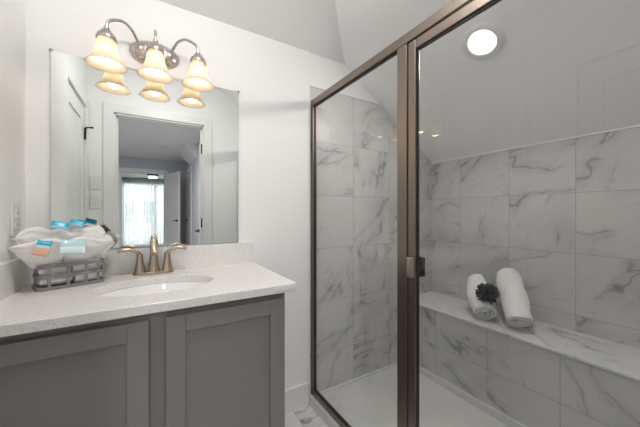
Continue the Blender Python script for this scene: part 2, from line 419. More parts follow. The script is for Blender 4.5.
bm = bmesh.new()
for a_, b_ in ((-5.63,-5.55), (-4.75,-4.67)): box(bm, .674, .69, a_, b_, 0, 2.12, .003)
box(bm, .674, .69, -5.55, -4.75, 2.04, 2.12, .003); struct('trim_hall_door', bm, M['trim'])
d = obj('door_3', door_leaf(.79, 2.03), M['doorp']); d['kind'] = 'structure'; d.location = (.71, -5.545, .006); d.rotation_euler = (0,0,PI/2)
lever(d, .07, 1.0, 1, dirx=1)
for z in (1.8, .9, .2): hinge(d, .78, .022, z)
# open bedroom door
d = obj('door_4', door_leaf(.74, 2.03), M['doorp']); d['kind'] = 'structure'; d.location = (FX1+.01, YH+.035, .006); d.rotation_euler = (0,0,math.radians(70))
lever(d, .67, 1.0, 1)
bm = bmesh.new(); box(bm, -2.1, FX0-.09, YH, YH+.014, 0, .13, .004); box(bm, FX1+.09, .69, YH, YH+.014, 0, .13, .004); struct('baseboard_hall', bm, M['trim'])
# smoke detector on the hall ceiling
bm = bmesh.new(); lathe(bm, [(0,0),(.062,0),(.065,-.012),(.055,-.030),(.025,-.036),(0,-.036)], (.20,-4.35,ZH-.0005), 28)
tag(centre(obj('smoke_detector', bm, M['plate'], smooth=True)), 'round white smoke detector on the hall ceiling seen in the mirror', 'smoke detector')
# bedroom
WX0, WX1 = -.88, 1.1
bm = bmesh.new(); box(bm, -2.6, WX0, YW-.12, YW, 0, ZH); box(bm, WX1, 2.6, YW-.12, YW, 0, ZH); box(bm, WX0, WX1, YW-.12, YW, 2.22, ZH); struct('wall_bedroom_far', bm, M['bed'])
struct('wall_bedroom_left', B(box, -2.6, -2.48, YW, YH-.12, 0, ZH), M['bed']); struct('wall_bedroom_right', B(box, 2.48, 2.6, YW, YH-.12, 0, ZH), M['bed'])
bm = bmesh.new(); box(bm, -2.6, -2.1, YH-.12, YH, 0, ZH); box(bm, .81, 2.6, YH-.12, YH, 0, ZH); struct('wall_bedroom_near', bm, M['bed'])
struct('ceiling_bedroom', B(box, -2.6, 2.6, YW-.12, YH-.12, ZH, ZH+.1), M['ceil'])
bm = bmesh.new(); XM = .10
box(bm, WX0, WX0+.07, YW-.09, YW-.02, .03, 2.22); box(bm, WX1-.07, WX1, YW-.09, YW-.02, .03, 2.22); box(bm, XM-.05, XM+.05, YW-.09, YW-.02, .10, 2.15)
box(bm, WX0, WX1, YW-.09, YW-.02, 2.15, 2.22); box(bm, WX0, WX1, YW-.09, YW-.02, 0, .10)
wf = struct('window_1', bm, M['trim'])
obj('pane', B(box, WX0+.07, XM-.05, YW-.06, YW-.052, .10, 2.15), M['wglass'], wf); obj('pane', B(box, XM+.05, WX1-.07, YW-.06, YW-.052, .10, 2.15), M['wglass'], wf)
bl = thing('vertical_blind', 'white vertical blind hanging across the bright bedroom window, seen in the mirror', 'blind', ((WX0+WX1)/2, YW+.06, 0))
obj('head_rail', B(box, WX0-.03, WX1+.03, YW+.03, YW+.10, 2.19, 2.26, .004), M['trim'], bl)
bm = bmesh.new(); x = WX0+.03
while x < WX1-.02:
    c = Vector((x, YW+.065, 0)); a = math.radians(30); u = Vector((math.cos(a), math.sin(a), 0))*.040; n_ = Vector((-math.sin(a), math.cos(a), 0))*.0015
    vv = [(bm.verts.new(c+u*q+n_*(1-q*q)*4+Vector((0,0,.05))), bm.verts.new(c+u*q+n_*(1-q*q)*4+Vector((0,0,2.19)))) for q in (-1,-.5,0,.5,1)]
    for k in range(4): bm.faces.new((vv[k][0], vv[k+1][0], vv[k+1][1], vv[k][1]))
    x += .085
M['slat'] = shade_mat((.85,.86,.86), (.9,.9,.9), (.88,.88,.87)); M['slat'].name = 'blind_vinyl'
obj('slats', bm, M['slat'], bl)
# balcony railing outside
rl = thing('balcony_railing', 'white balcony railing beyond the bedroom blind, seen in the mirror', 'railing', (0, YW-1.2, 0))
bm = bmesh.new(); box(bm, -2.5, 2.5, YW-1.23, YW-1.17, 1.02, 1.07); obj('top_rail', bm, M['trim'], rl)
bm = bmesh.new(); box(bm, -2.5, 2.5, YW-1.22, YW-1.18, .10, .14); obj('bottom_rail', bm, M['trim'], rl)
bm = bmesh.new()
for k in range(38): box(bm, -2.5+k*.133, -2.46+k*.133, YW-1.22, YW-1.18, .14, 1.02)
obj('balusters', bm, M['trim'], rl)
struct('floor_balcony', B(box, -2.6, 2.6, YW-1.3, YW-.12, -.1, 0), M['pan'])
# neighbouring house across the way
hs = thing('neighbour_house', 'pale siding house with rows of grey windows outside, seen through the blind', 'house', (0, -19, -3))
M['siding'] = mat('pale_siding', (.62,.64,.66), .7, var=.05, vscale=3)
M['pane_d'] = mat('dark_window_pane', (.14,.16,.18), .15, var=.2, vscale=2)
obj('wall', B(box, -5, 5, -22, -19, -3, 3.2), M['siding'], hs)
bm = bmesh.new(); prism(bm, [(-5.3,-22.3,3.2),(-5.3,-18.7,3.2),(-5.3,-20.5,4.4)], (10.6,0,0)); obj('roof', bm, M['pane_d'], hs)
for z0 in (-1.9, .55):
    for k in range(7):
        x = -4.2+k*1.25
        f_ = obj('window', (lambda bm: ([box(bm, x-.06, x+.86, -19.0, -18.95, z0-.06, z0+1.46)], bm)[1])(bmesh.new()), M['trim'], hs)
        obj('pane', B(box, x, x+.8, -18.95, -18.94, z0, z0+1.4), M['pane_d'], f_)
# bedroom ceiling light
cl = thing('ceiling_light', 'small black flush ceiling light before the bedroom window, seen in the mirror', 'ceiling light', (.03,-8.5,ZH))
bm = bmesh.new(); lathe(bm, [(0,0),(.15,0),(.15,-.075),(.14,-.08),(0,-.08)], (.03,-8.5,ZH-.0005), 28); obj('housing', bm, M['black'], cl, smooth=True)
bm = bmesh.new(); lathe(bm, [(0,-.081),(.125,-.081),(.11,-.105),(0,-.112)], (.03,-8.5,ZH), 28); obj('diffuser', bm, emit_mat('lit_diffuser', (1,.97,.92), 1.5), cl, smooth=True)
lamp('bedroom_lamp_light', 'AREA', (0,0,-.13), E_BED, (1,.96,.9), cl, .22)

# ---------------------------------------------------------------- shower
PY = YS+.012
# acrylic pan with raised lip and threshold
bm = bmesh.new()
box(bm, XE-.01, 1.628, PY, 0, 0, .034); box(bm, XE-.01, .885, PY, 0, .034, .052, .006)
box(bm, 1.612, 1.628, PY, 0, .034, .078, .005); box(bm, .885, 1.600, -.02, 0, .034, .045, .004); box(bm, .885, 1.600, PY, PY+.02, .034, .045, .004)
pan = tag(obj('shower_pan', bm, M['pan']), 'low white shower pan with a raised edge on the bathroom floor', 'shower pan'); centre(pan)
bm = bmesh.new(); lathe(bm, [(0,0),(.045,0),(.05,.003),(.03,.004),(0,.0035)], (1.22,-.78,.0342), 24); obj('drain', bm, M['nickel'], pan, smooth=True)
# bench
bn = struct('wall_bench', B(box, 1.628, XB, PY, 0, 0, .504), M['tile_b'])
struct('trim_bench_top', B(box, 1.616, XB, PY, 0, .504, .516, .002), M['tile_t'])

# enclosure
en = thing('shower_enclosure', 'bronze framed glass shower enclosure with a fixed pane and a hinged door', 'shower enclosure', (XG,-.76,.052))
fr = M['frame']; x0, x1 = XG-.014, XG+.014
bm = bmesh.new(); box(bm, x0-.002, x1+.004, PY, -.001, 1.808, 1.846, .004); obj('header', bm, fr, en)
bm = bmesh.new(); box(bm, x0, x1, PY, -.001, .052, .082, .003); obj('bottom_track', bm, fr, en)
bm = bmesh.new(); box(bm, x0, x1, -.026, -.001, .082, 1.808, .002); obj('wall_jamb', bm, fr, en)
bm = bmesh.new(); box(bm, x0, x1, PY, PY+.03, .082, 1.808, .002); obj('wall_jamb', bm, fr, en)
bm = bmesh.new(); box(bm, x0, x1, -.752, -.703, .082, 1.808, .003); obj('post', bm, fr, en)
g = obj('fixed_pane', B(box, XG-.003, XG+.003, -.703, -.026, .082, 1.808), M['glass'], en)
bm = bmesh.new()
for a_, b_, c_, d_ in ((-.703,-.699,.082,1.808), (-.031,-.026,.082,1.808), (-.699,-.031,.082,.087), (-.699,-.031,1.802,1.808)): box(bm, XG-.006, XG+.006, a_, b_, c_, d_)
obj('gasket', bm, M['frame_d'], g)
bm = bmesh.new(); box(bm, x0+.004, x1-.004, -.757, -.753, .09, 1.80); obj('magnetic_seal', bm, M['frame_d'], en)
dr = bpy.data.objects.new('shower_door', None); COL.objects.link(dr); dr.parent = en; dr.location = (0,-.03,0)
y0, y1 = PY+.034, -.758
bm = bmesh.new()
box(bm, x0+.002, x1-.002, y1-.034, y1, .088, 1.803, .003); box(bm, x0+.002, x1-.002, y0, y0+.034, .088, 1.803, .003)
box(bm, x0+.002, x1-.002, y0+.034, y1-.034, 1.768, 1.803, .003); box(bm, x0+.002, x1-.002, y0+.034, y1-.034, .088, .123, .003)
obj('door_frame', bm, fr, dr)
obj('door_pane', B(box, XG-.003, XG+.003, y0+.034, y1-.034, .123, 1.768), M['glass'], dr)
bm = bmesh.new()
for a_, b_, c_, d_ in ((y1-.037,y1-.034,.123,1.768), (y0+.034,y0+.039,.123,1.768), (y0+.039,y1-.039,.123,.128), (y0+.039,y1-.039,1.762,1.768)): box(bm, XG-.006, XG+.006, a_, b_, c_, d_)
obj('door_gasket', bm, M['frame_d'], dr)
bm = bmesh.new(); box(bm, x0-.012, x0+.002, y1-.032, y1-.004, .915, .992, .004); box(bm, x0-.020, x0-.010, y1-.030, y1-.012, .92, .987, .002); obj('pull', bm, M['nickel'], dr)['label'] = 'paler metal outer pull'
bm = bmesh.new(); box(bm, x1-.002, x1+.010, y1-.036, y1-.012, .915, .992, .004); box(bm, x1+.008, x1+.016, y1-.045, y1-.02, .918, .989, .002); obj('pull', bm, M['frame_d'], dr)

# recessed light in the pitched ceiling
Nn = Vector((-SL, 0, -1)).normalized()       # into the room
RQ = Vector((0,0,-1)).rotation_difference(Nn).to_matrix()
C0 = Vector((1.352, -.753, ZC-SL*(1.352-1.094))) + Nn*.001
rl = thing('recessed_light', 'lit round white recessed light in the pitched shower ceiling', 'ceiling light', C0)
bm = bmesh.new(); lathe(bm, [(.060,0),(.092,0),(.092,-.004),(.086,-.008),(.064,-.008),(.060,-.004)], C0, 48, rot=RQ, close=True); obj('trim_ring', bm, M['plate'], rl, smooth=True)
bm = bmesh.new(); lathe(bm, [(0,-.001),(.061,-.001),(.061,-.004),(0,-.004)], C0, 48, rot=RQ); obj('diffuser', bm, M['led'], rl)
lamp('shower_light', 'AREA', Nn*.02, E_SHOWER, (1,.965,.92), rl, .13, rot=RQ.to_euler())
# dome added above the frame as fill light for the bathroom
C1 = Vector((.12,-.82,ZF-.001))
r2 = thing('dome_fill_light', 'added round white dome fill light on the flat ceiling, out of view', 'ceiling light', C1)
bm = bmesh.new(); lathe(bm, [(0,0),(.165,0),(.170,-.006),(.165,-.022),(0,-.022)], C1, 48); obj('base_plate', bm, M['nickel'], r2, smooth=True)
bm = bmesh.new(); lathe(bm, [(0,-.022),(.155,-.022),(.150,-.045),(.125,-.070),(.08,-.088),(0,-.096)], C1, 48); obj('diffuser', bm, emit_mat('fill_dome', (1,.975,.95), S_BATH_FILL), r2, smooth=True)
# unseen fixture added to brighten the hall
C2 = Vector((-.5,-3.2,ZH-.001))
r3 = thing('recessed_light', 'round white recessed light in the hall ceiling left of the smoke detector', 'ceiling light', C2)
bm = bmesh.new(); lathe(bm, [(.060,0),(.092,0),(.092,-.004),(.086,-.008),(.064,-.008),(.060,-.004)], C2, 40, close=True); obj('trim_ring', bm, M['plate'], r3, smooth=True)
bm = bmesh.new(); lathe(bm, [(0,-.001),(.067,-.001),(.067,-.004),(0,-.004)], C2, 40); obj('diffuser', bm, M['led'], r3)
lamp('hall_fill_light', 'AREA', (0,0,-.03), E_HALL_FILL, (1,.975,.95), r3, .14)

# ---------------------------------------------------------------- vanity
VX0, VX1, VY = XL+.002, .435, -.515
cb = thing('vanity_cabinet', 'grey painted vanity cabinet with two shaker doors under the pale worktop', 'cabinet', ((VX0+VX1)/2, VY/2, 0))
bm = bmesh.new()
box(bm, VX0, VX1, VY, VY+.019, .10, .862, .0015); box(bm, VX0, VX0+.018, VY+.019, -.001, .10, .862); box(bm, VX1-.018, VX1, VY+.019, -.001, .10, .862, .0015)
box(bm, VX0+.018, VX1-.018, VY+.019, -.001, .10, .118); box(bm, VX0+.018, VX1-.018, -.012, -.001, .118, .862); obj('body', bm, M['cab'], cb)
obj('toe_kick', B(box, VX0+.01, VX1-.01, VY+.06, -.02, 0, .10), M['cabin'], cb)
for a_, b_ in ((-.394,-.007), (.037,.424)):
    bm = bmesh.new(); s = .054; yf = VY-.020; z0, z1 = .115, .840
    box(bm, a_, a_+s, yf, VY-.001, z0, z1, .002); box(bm, b_-s, b_, yf, VY-.001, z0, z1, .002)
    box(bm, a_+s, b_-s, yf, VY-.001, z1-s, z1, .002); box(bm, a_+s, b_-s, yf, VY-.001, z0, z0+s, .002)
    box(bm, a_+s-.008, b_-s+.008, yf+.010, VY-.003, z0+s-.008, z1-s+.008)
    obj('door', bm, M['cab'], cb)
# worktop with an oval cut-out
ZT = .891
SXc, SYc, SA, SB = .018, -.285, .197, .142
wt = thing('worktop', 'pale speckled quartz worktop with an oval sink cut-out and low splash edges', 'countertop', (.03,-.27,.862))
def slab(bm):
    X0, X1, Y0, Y1, r = XL+.001, .474, -.545, -.001, .012
    N = 360; out = []; inn = []
    angs = [2*PI*k/N for k in range(N)]
    for cx, cy in ((X0,Y0),(X1,Y1),(X0,Y1)): 
        t = math.atan2(cy-SYc, cx-SXc) % (2*PI); j = min(range(N), key=lambda q: abs(angs[q]-t)); angs[j] = t
    for t in angs:
        dx, dy = math.cos(t), math.sin(t)
        k = min((X1-SXc)/dx if dx > 1e-9 else (X0-SXc)/dx if dx < -1e-9 else 9, (Y1-SYc)/dy if dy > 1e-9 else (Y0-SYc)/dy if dy < -1e-9 else 9)
        px, py = SXc+dx*k, SYc+dy*k
        if px > X1-r and py < Y0+r:        # rounded outer corner
            v = Vector((px-(X1-r), py-(Y0+r))); v = v.normalized()*r; px, py = X1-r+v.x, Y0+r+v.y
        out.append((px, py))
        rr = 1/math.sqrt((dx/SA)**2+(dy/SB)**2); inn.append((SXc+dx*rr, SYc+dy*rr))
    z0, z1 = .862, ZT; e = .002
    def ring(P, z, sh=0):
        c = Vector((SXc, SYc)); res = []
        for p in P:
            v = Vector(p)-c; v = v*(1-sh/v.length) if sh else v; res.append(bm.verts.new((c.x+v.x, c.y+v.y, z)))
        return res
    R = [ring(inn, z0), ring(inn, z1-e), ring(inn, z1, -e), ring(out, z1, e), ring(out, z1-e), ring(out, z0+e), ring(out, z0, e)]
    for i in range(len(R)):
        a, b_ = R[i], R[(i+1) % len(R)]
        for k in range(N): bm.faces.new((a[k], a[(k+1) % N], b_[(k+1) % N], b_[k]))
bm = bmesh.new(); slab(bm); obj('slab', bm, M['quartz'], wt, smooth=True, auto=30)
bm = bmesh.new(); box(bm, XL+.001, .466, -.021, -.001, ZT, 1.000, .002); obj('backsplash', bm, M['quartz'], wt)
bm = bmesh.new(); box(bm, XL+.001, XL+.021, -.545, -.021, ZT, 1.000, .002); obj('side_splash', bm, M['quartz'], wt)
sk = thing('sink_basin', 'white oval undermount sink basin set in the worktop', 'sink', (SXc, SYc, .862-.13))
bm = bmesh.new()
prof = [(1.06,0),(1.06,-.008),(1.0,-.010),(.98,-.03),(.92,-.065),(.78,-.100),(.5,-.122),(.2,-.128),(.0,-.130)]
inner = [(0.0,-.120),(.2,-.118),(.46,-.108),(.70,-.084),(.87,-.045),(.95,-.016),(.985,0)]
for P_ in (prof+inner,):
    n = 64; vs = []
    for r, z in P_: vs.append([bm.verts.new((SXc+SA*r*math.cos(2*PI*k/n), SYc+SB*r*math.sin(2*PI*k/n), .861+z)) for k in range(n)] if r > 0 else [bm.verts.new((SXc, SYc, .861+z))])
    for i in range(len(vs)):
        a, b_ = vs[i], vs[(i+1) % len(vs)]
        for k in range(n):
            if len(a) == 1 and len(b_) == 1: break
            if len(a) == 1: bm.faces.new((a[0], b_[(k+1) % n], b_[k]))
            elif len(b_) == 1: bm.faces.new((a[k], a[(k+1) % n], b_[0]))
            else: bm.faces.new((a[k], a[(k+1) % n], b_[(k+1) % n], b_[k]))
obj('bowl', bm, M['porc'], sk, smooth=True)
bm = bmesh.new(); lathe(bm, [(0,0),(.022,0),(.024,.003),(.018,.005),(0,.004)], (SXc, SYc, .861-.1195), 24); obj('drain', bm, M['faucet'], sk, smooth=True)

# faucet
FX, FY = .008, -.068
fc = thing('faucet', 'brushed champagne nickel two-handle faucet behind the oval sink', 'faucet', (FX, FY, ZT))
bm = bmesh.new(); lathe(bm, [(0,0),(1,0),(1,.008),(.96,.012),(0,.012)], (FX,FY,ZT), 40, sx=.078, sy=.026); obj('base_plate', bm, M['faucet'], fc, smooth=True)
bm = bmesh.new(); lathe(bm, [(0,0),(.024,0),(.0225,.010),(.0185,.04),(.0155,.075),(.0145,.10),(.015,.105),(0,.105)], (FX,FY,ZT+.008), 32)
tube(bm, [(FX,FY,ZT+.090),(FX,FY-.001,ZT+.120),(FX,FY-.018,ZT+.143),(FX,FY-.050,ZT+.140),(FX,FY-.082,ZT+.118),(FX,FY-.096,ZT+.098)], [.0150,.0160,.0170,.0175,.0170,.0165], 20, flat=(1.05,.85))
lathe(bm, [(0,0),(.009,0),(.0105,.008),(.008,.016),(0,.018)], (FX,FY+.003,ZT+.130), 16)
obj('spout', bm, M['faucet'], fc, smooth=True)
for s in (-1, 1):
    hx = FX+s*.052
    bm = bmesh.new(); lathe(bm, [(0,0),(.0235,0),(.022,.010),(.017,.035),(.0135,.060),(.0125,.075),(.013,.082),(0,.084)], (hx,FY,ZT+.008), 28)
    h = obj('handle', bm, M['faucet'], fc, smooth=True)
    bm = bmesh.new(); tube(bm, [(hx-s*.004,FY,ZT+.080),(hx+s*.006,FY-.001,ZT+.096),(hx+s*.034,FY-.004,ZT+.110),(hx+s*.058,FY-.007,ZT+.110),(hx+s*.078,FY-.009,ZT+.102)], [.009,.0095,.0095,.011,.0095], 16, flat=(1.1,.75))
    obj('lever', bm, M['faucet'], h, smooth=True)

# mirror
mr = thing('mirror', 'frameless rectangular wall mirror above the backsplash', 'mirror', (.0255,-.0035,1.003))
MX0, MX1, MZ0, MZ1 = -.342, .393, 1.004, 1.800
obj('glass_sheet', B(box, MX0, MX1, -.0065, -.0005, MZ0, MZ1, .0006, 1), M['mirror'], mr)
for x, z in ((MX0,MZ1), (MX1,MZ1)):
    bm = bmesh.new(); lathe(bm, [(0,0),(.007,0),(.007,.005),(.004,.009),(0,.009)], (x,-.0005,z), 16, rot=Matrix.Rotation(PI/2, 3, 'X')); obj('clip', bm, M['nickel'], mr, smooth=True)

# vanity light
LX, LZ = .014, 1.885
vl = thing('vanity_light', 'brushed nickel wall lamp with three frosted bell shades above the mirror', 'wall lamp', (LX,-.001,LZ))
bm = bmesh.new(); RX = Matrix.Rotation(PI/2, 3, 'X')
n = 56; prof = [(0,0),(1,0),(1,.004),(.93,.012),(.86,.013),(.80,.018),(.70,.024),(.4,.028),(0,.029)]
lathe(bm, prof, (LX,-.001,LZ), n, sx=.100, sy=.058, rot=RX); obj('back_plate', bm, M['nickel'], vl, smooth=True)
DY = -.128
for xx, st in ((-.152,-.055), (.014,0), (.180,.055)):
    s0 = Vector((LX+st, -.024, LZ+.008)); e0 = Vector((xx, DY, 1.885)); m0 = (s0+e0)/2
    bm = bmesh.new()
    h1 = s0*.72+e0*.28; h2 = s0*.30+e0*.70
    tube(bm, [s0, s0+(e0-s0)*.10+Vector((0,0,.016)), h1+Vector((0,0,.050)), m0+Vector((0,0,.063)), h2+Vector((0,0,.055)), s0*.06+e0*.94+Vector((0,0,.030)), e0], .0058, 12)
    lathe(bm, [(0,0),(.014,0),(.014,.004),(.009,.008),(.006,.012),(0,.012)], s0+Vector((0,.004,-.004)), 20, rot=RX)
    arm = obj('arm', bm, M['nickel'], vl, smooth=True)
    bm = bmesh.new(); lathe(bm, [(0,.052),(.008,.052),(.010,.046),(.009,.040),(.016,.036),(.019,.030),(.030,.018),(.034,.006),(.034,0),(.031,0),(.0,.004)], (xx,DY,1.836), 28); obj('collar', bm, M['nickel'], arm, smooth=True)
    bm = bmesh.new()
    P_ = [(.029,1.838),(.0315,1.825),(.034,1.81),(.0365,1.795),(.041,1.780),(.048,1.764),(.057,1.749),(.0675,1.735)]
    Pi = [(r-.0028, z) for r, z in P_][::-1]
    lathe(bm, P_+Pi, (xx,DY,0), 40, close=True); obj('lamp_shade', bm, M['shade'], arm, smooth=True)
    bm = bmesh.new(); lathe(bm, [(0,1.740),(.012,1.742),(.022,1.750),(.0265,1.763),(.0245,1.778),(.016,1.793),(.012,1.812),(0,1.814)], (xx,DY,0), 24); bb = obj('bulb', bm, M['bulb'], arm, smooth=True)

# outlet plate on the side wall, switch plates on the doorway wall
def wall_plate(name, label, cat, c, n, kind, group=None):
    """plate facing n (unit x or y)"""
    t = thing(name, label, cat, c)
    n = Vector(n); R = Vector((0,1,0)).rotation_difference(n).to_matrix() if n.y > -.9 else Matrix.Rotation(PI, 3, 'Z')
    def P(bm): bmesh.ops.transform(bm, matrix=(Matrix.Translation(c) @ R.to_4x4()), verts=bm.verts[:]); return bm
    bm = bmesh.new(); box(bm, -.037, .037, .0003, .006, -.058, .058, .002); obj('plate', P(bm), M['plate'], t)
    if kind == 'outlet':
        for z in (-.02, .02):
            bm = bmesh.new(); box(bm, -.017, .017, .006, .008, z-.014, z+.014, .003); r_ = obj('receptacle', P(bm), M['plate'], t)
            bm = bmesh.new(); box(bm, -.008, -.005, .0079, .0084, z-.004, z+.006); box(bm, .005, .008, .0079, .0084, z-.004, z+.006); obj('slots', P(bm), M['slot'], r_)
    else:
        bm = bmesh.new(); box(bm, -.006, .006, .006, .013, -.012, .008, .002); obj('toggle', P(bm), M['plate'], t)
    return t
wall_plate('outlet', 'white outlet plate on the side wall above the worktop, behind the washcloths', 'outlet', (XL, -.105, 1.135), (1,0,0), 'outlet')
wall_plate('light_switch', 'white switch plate beside the doorway, upper of the two seen in the mirror', 'light switch', (-.415, YS, 1.420), (0,1,0), 'switch')
wall_plate('light_switch', 'white switch plate beside the doorway, lower of the two seen in the mirror', 'light switch', (-.415, YS, 1.255), (0,1,0), 'switch')

# ---------------------------------------------------------------- soft things
def wob(bm, amp, sc, seed):
    o = Vector((seed*3.7, seed*1.3, seed*.7))
    for v in bm.verts: v.co += noise.noise_vector(v.co*sc+o)*amp
def roll(L, R, turns, th, seed=0, seg=30, core=.008, nl=14, pinch=0, tail=0):
    """a cloth rolled up: a spiral sheet with thickness, axis along local x, centred"""
    bm = bmesh.new(); N = int(turns*seg); pitch = (R-core)/turns
    rows = []
    for j in range(nl+1):
        u = j/nl; x = (u-.5)*L; e = 1-.10*(abs(2*u-1)**6); row = []
        e *= 1+pinch*math.sin(u*PI*1.0+.3)
        for side in (0, 1):
            idx = range(N+1) if side == 0 else range(N, -1, -1)
            for i in idx:
                a = 2*PI*i/seg; r = core+pitch*i/seg
                r = (r + (pitch*.38 if side == 0 else -pitch*.38))*e
                jx = noise.noise(Vector((a*.35, seed, 0)))*.012*abs(2*u-1)**3
                row.append(bm.verts.new((x+jx, r*math.cos(a+seed), r*math.sin(a+seed))))
        rows.append(row)
    n = len(rows[0])
    for j in range(nl):
        for i in range(n): bm.faces.new((rows[j][i], rows[j][(i+1) % n], rows[j+1][(i+1) % n], rows[j+1][i]))
    h = n//2
    for row in (rows[0], rows[-1]):
        for i in range(h-1): bm.faces.new((row[i], row[i+1], row[n-2-i], row[n-1-i]))
    wob(bm, min(.009, R*.14), 13, seed); wob(bm, .0025, 55, seed+3)
    return bm
def place_axis(bm, c0, c1, roll_a=0):
    c0, c1 = Vector(c0), Vector(c1); q = Vector((1,0,0)).rotation_difference((c1-c0).normalized())
    bmesh.ops.transform(bm, matrix=Matrix.Translation((c0+c1)/2) @ q.to_matrix().to_4x4() @ Matrix.Rotation(roll_a, 4, 'X'), verts=bm.verts[:])
    return bm
# bench towels
t2 = obj('rolled_towel', place_axis(roll(.325, .070, 4.6, .01, 2, nl=22), (1.705,-.750,.578), (1.892,-.612,.770)), M['towel'], smooth=True, auto=75, sub=1)
tag(centre(t2), 'rolled white towel leaning on the shower back wall, right of the black sponge', 'towel', None)
t1 = obj('rolled_towel', place_axis(roll(.285, .066, 4.2, .01, 5, nl=20, pinch=.16), (1.700,-.580,.576), (1.872,-.432,.690), 2.2), M['towel'], smooth=True, auto=75, sub=1)
tag(centre(t1), 'rolled white towel on the shower bench with the black sponge resting on it', 'towel', None)
# mesh sponge
bm = bmesh.new(); LC = Vector((1.700,-.590,.684)); RL = .047
rnd = random.Random(4)
for k in range(30):
    ax = Vector((rnd.gauss(0,1), rnd.gauss(0,1), rnd.gauss(0,1))).normalized(); a = ax.orthogonal().normalized(); b_ = ax.cross(a)
    hgt = rnd.uniform(-.75,.75)*RL; rr = math.sqrt(RL*RL-hgt*hgt); ph = rnd.uniform(0,6.28); fq = rnd.choice((5,6,7)); n = 60; P1 = []; P2 = []; P0 = []
    for i in range(n):
        t = 2*PI*i/n; w_ = math.sin(fq*t+ph); w2 = math.sin(fq*2*t+ph+1.2)
        d_ = a*math.cos(t)+b_*math.sin(t); out = rr*(1.0+.22*w2*w_+.12*math.sin(3*t+ph*2))
        P0.append(bm.verts.new(LC+ax*hgt*.4+d_*rr*.35)); P1.append(bm.verts.new(LC+ax*(hgt+w_*.008)+d_*rr*.78)); P2.append(bm.verts.new(LC+ax*(hgt+w_*.020)+d_*out))
    for i in range(n):
        j = (i+1) % n; bm.faces.new((P0[i],P0[j],P1[j],P1[i])); bm.faces.new((P1[i],P1[j],P2[j],P2[i]))
lo = obj('mesh_sponge', bm, M['loofah'], smooth=True, auto=180); so = lo.modifiers.new('thick', 'SOLIDIFY'); so.thickness = .0012
tag(centre(lo), 'black ruffled mesh bath sponge resting on the left rolled towel', 'bath sponge')

# basket with washcloths
BA = math.radians(22); BO = Vector((-.3265, -.212, ZT))
def bk(u, v, z=0): return Vector((BO.x+u*math.cos(BA)-v*math.sin(BA), BO.y+u*math.sin(BA)+v*math.cos(BA), BO.z+z))
BW, BD, BH = .185, .112, .088
ba = thing('basket', 'small weathered grey openwork metal basket on the worktop beside the faucet', 'basket', bk(BW/2, BD/2))
def rrect(w_, d_, r, n=6):
    P_ = []
    for cx, cy, a0 in ((w_-r, r, -PI/2), (w_-r, d_-r, 0), (r, d_-r, PI/2), (r, r, PI)):
        for k in range(n+1): a = a0+PI/2*k/n; P_.append((cx+r*math.cos(a), cy+r*math.sin(a)))
    return P_
def band(z0, z1, t=.004, grow=0):
    bm = bmesh.new(); O = rrect(BW, BD, .022); c = (BW/2, BD/2); R_ = []
    for sc, z in ((0,z0),(0,z1),(t,z1),(t,z0)):
        R_.append([bm.verts.new(bk(c[0]+(p[0]-c[0])*(1+(grow-sc)/ (BW/2)), c[1]+(p[1]-c[1])*(1+(grow-sc)/(BD/2)), z)) for p in O])
    n = len(O)
    for i in range(4):
        for k in range(n): bm.faces.new((R_[i][k], R_[i][(k+1) % n], R_[(i+1) % 4][(k+1) % n], R_[(i+1) % 4][k]))
    return bm
obj('rim', band(BH-.012, BH, .006, .003), M['basket'], ba); obj('rail', band(.040, .050, .005, .001), M['basket'], ba); obj('base_rail', band(0, .012, .006, .003), M['basket'], ba)
ups = [(u, 0) for u in (.024,.074,.124,.160)] + [(u, 1) for u in (.024,.074,.124,.160)]
for u, s in ups:
    bm = bmesh.new(); v = .001 if s == 0 else BD-.004
    prism(bm, [bk(u,v,.008), bk(u+.009,v,.008), bk(u+.009,v+.003,.008), bk(u,v+.003,.008)], (0,0,BH-.014)); obj('upright', bm, M['basket'], ba)
for s in (0, 1):
    for v in (.035, .072):
        bm = bmesh.new(); u = .001 if s == 0 else BW-.004
        prism(bm, [bk(u,v,.008), bk(u,v+.009,.008), bk(u+.003,v+.009,.008), bk(u+.003,v,.008)], (0,0,BH-.014)); obj('upright', bm, M['basket'], ba)
bm = bmesh.new(); prism(bm, [bk(.006,.006,.002), bk(BW-.006,.006,.002), bk(BW-.006,BD-.006,.002), bk(.006,BD-.006,.002)], (0,0,.003)); obj('bottom', bm, M['basket'], ba)
# rolled cloths lying in the basket
GR = 'washcloths rolled inside the basket'
RR = [((.006,.030),(.092,.030),.020,.028,'washcloth roll in the bottom layer of the basket, front left'),
      ((.096,.030),(.180,.030),.020,.028,'washcloth roll in the bottom layer of the basket, front right'),
      ((.008,.034),(.086,.034),.020,.069,'washcloth roll in the upper layer of the basket, front left'),
      ((.090,.034),(.176,.034),.020,.069,'washcloth roll in the upper layer of the basket, front right'),
      ((.012,.080),(.170,.080),.024,.030,'long washcloth roll at the back of the basket, behind the other rolls')]
for i, (a_, b_, r_, z, lb) in enumerate(RR):
    o = obj('rolled_washcloth', place_axis(roll((b_[0]-a_[0])*.97, r_, 2.8, .01, 11+i, nl=8, seg=20, core=.004), bk(a_[0],a_[1],z), bk(b_[0],b_[1],z), i*1.3), M['cloth'], smooth=True, auto=75, sub=1)
    tag(centre(o), 'white '+lb, 'washcloth', GR)
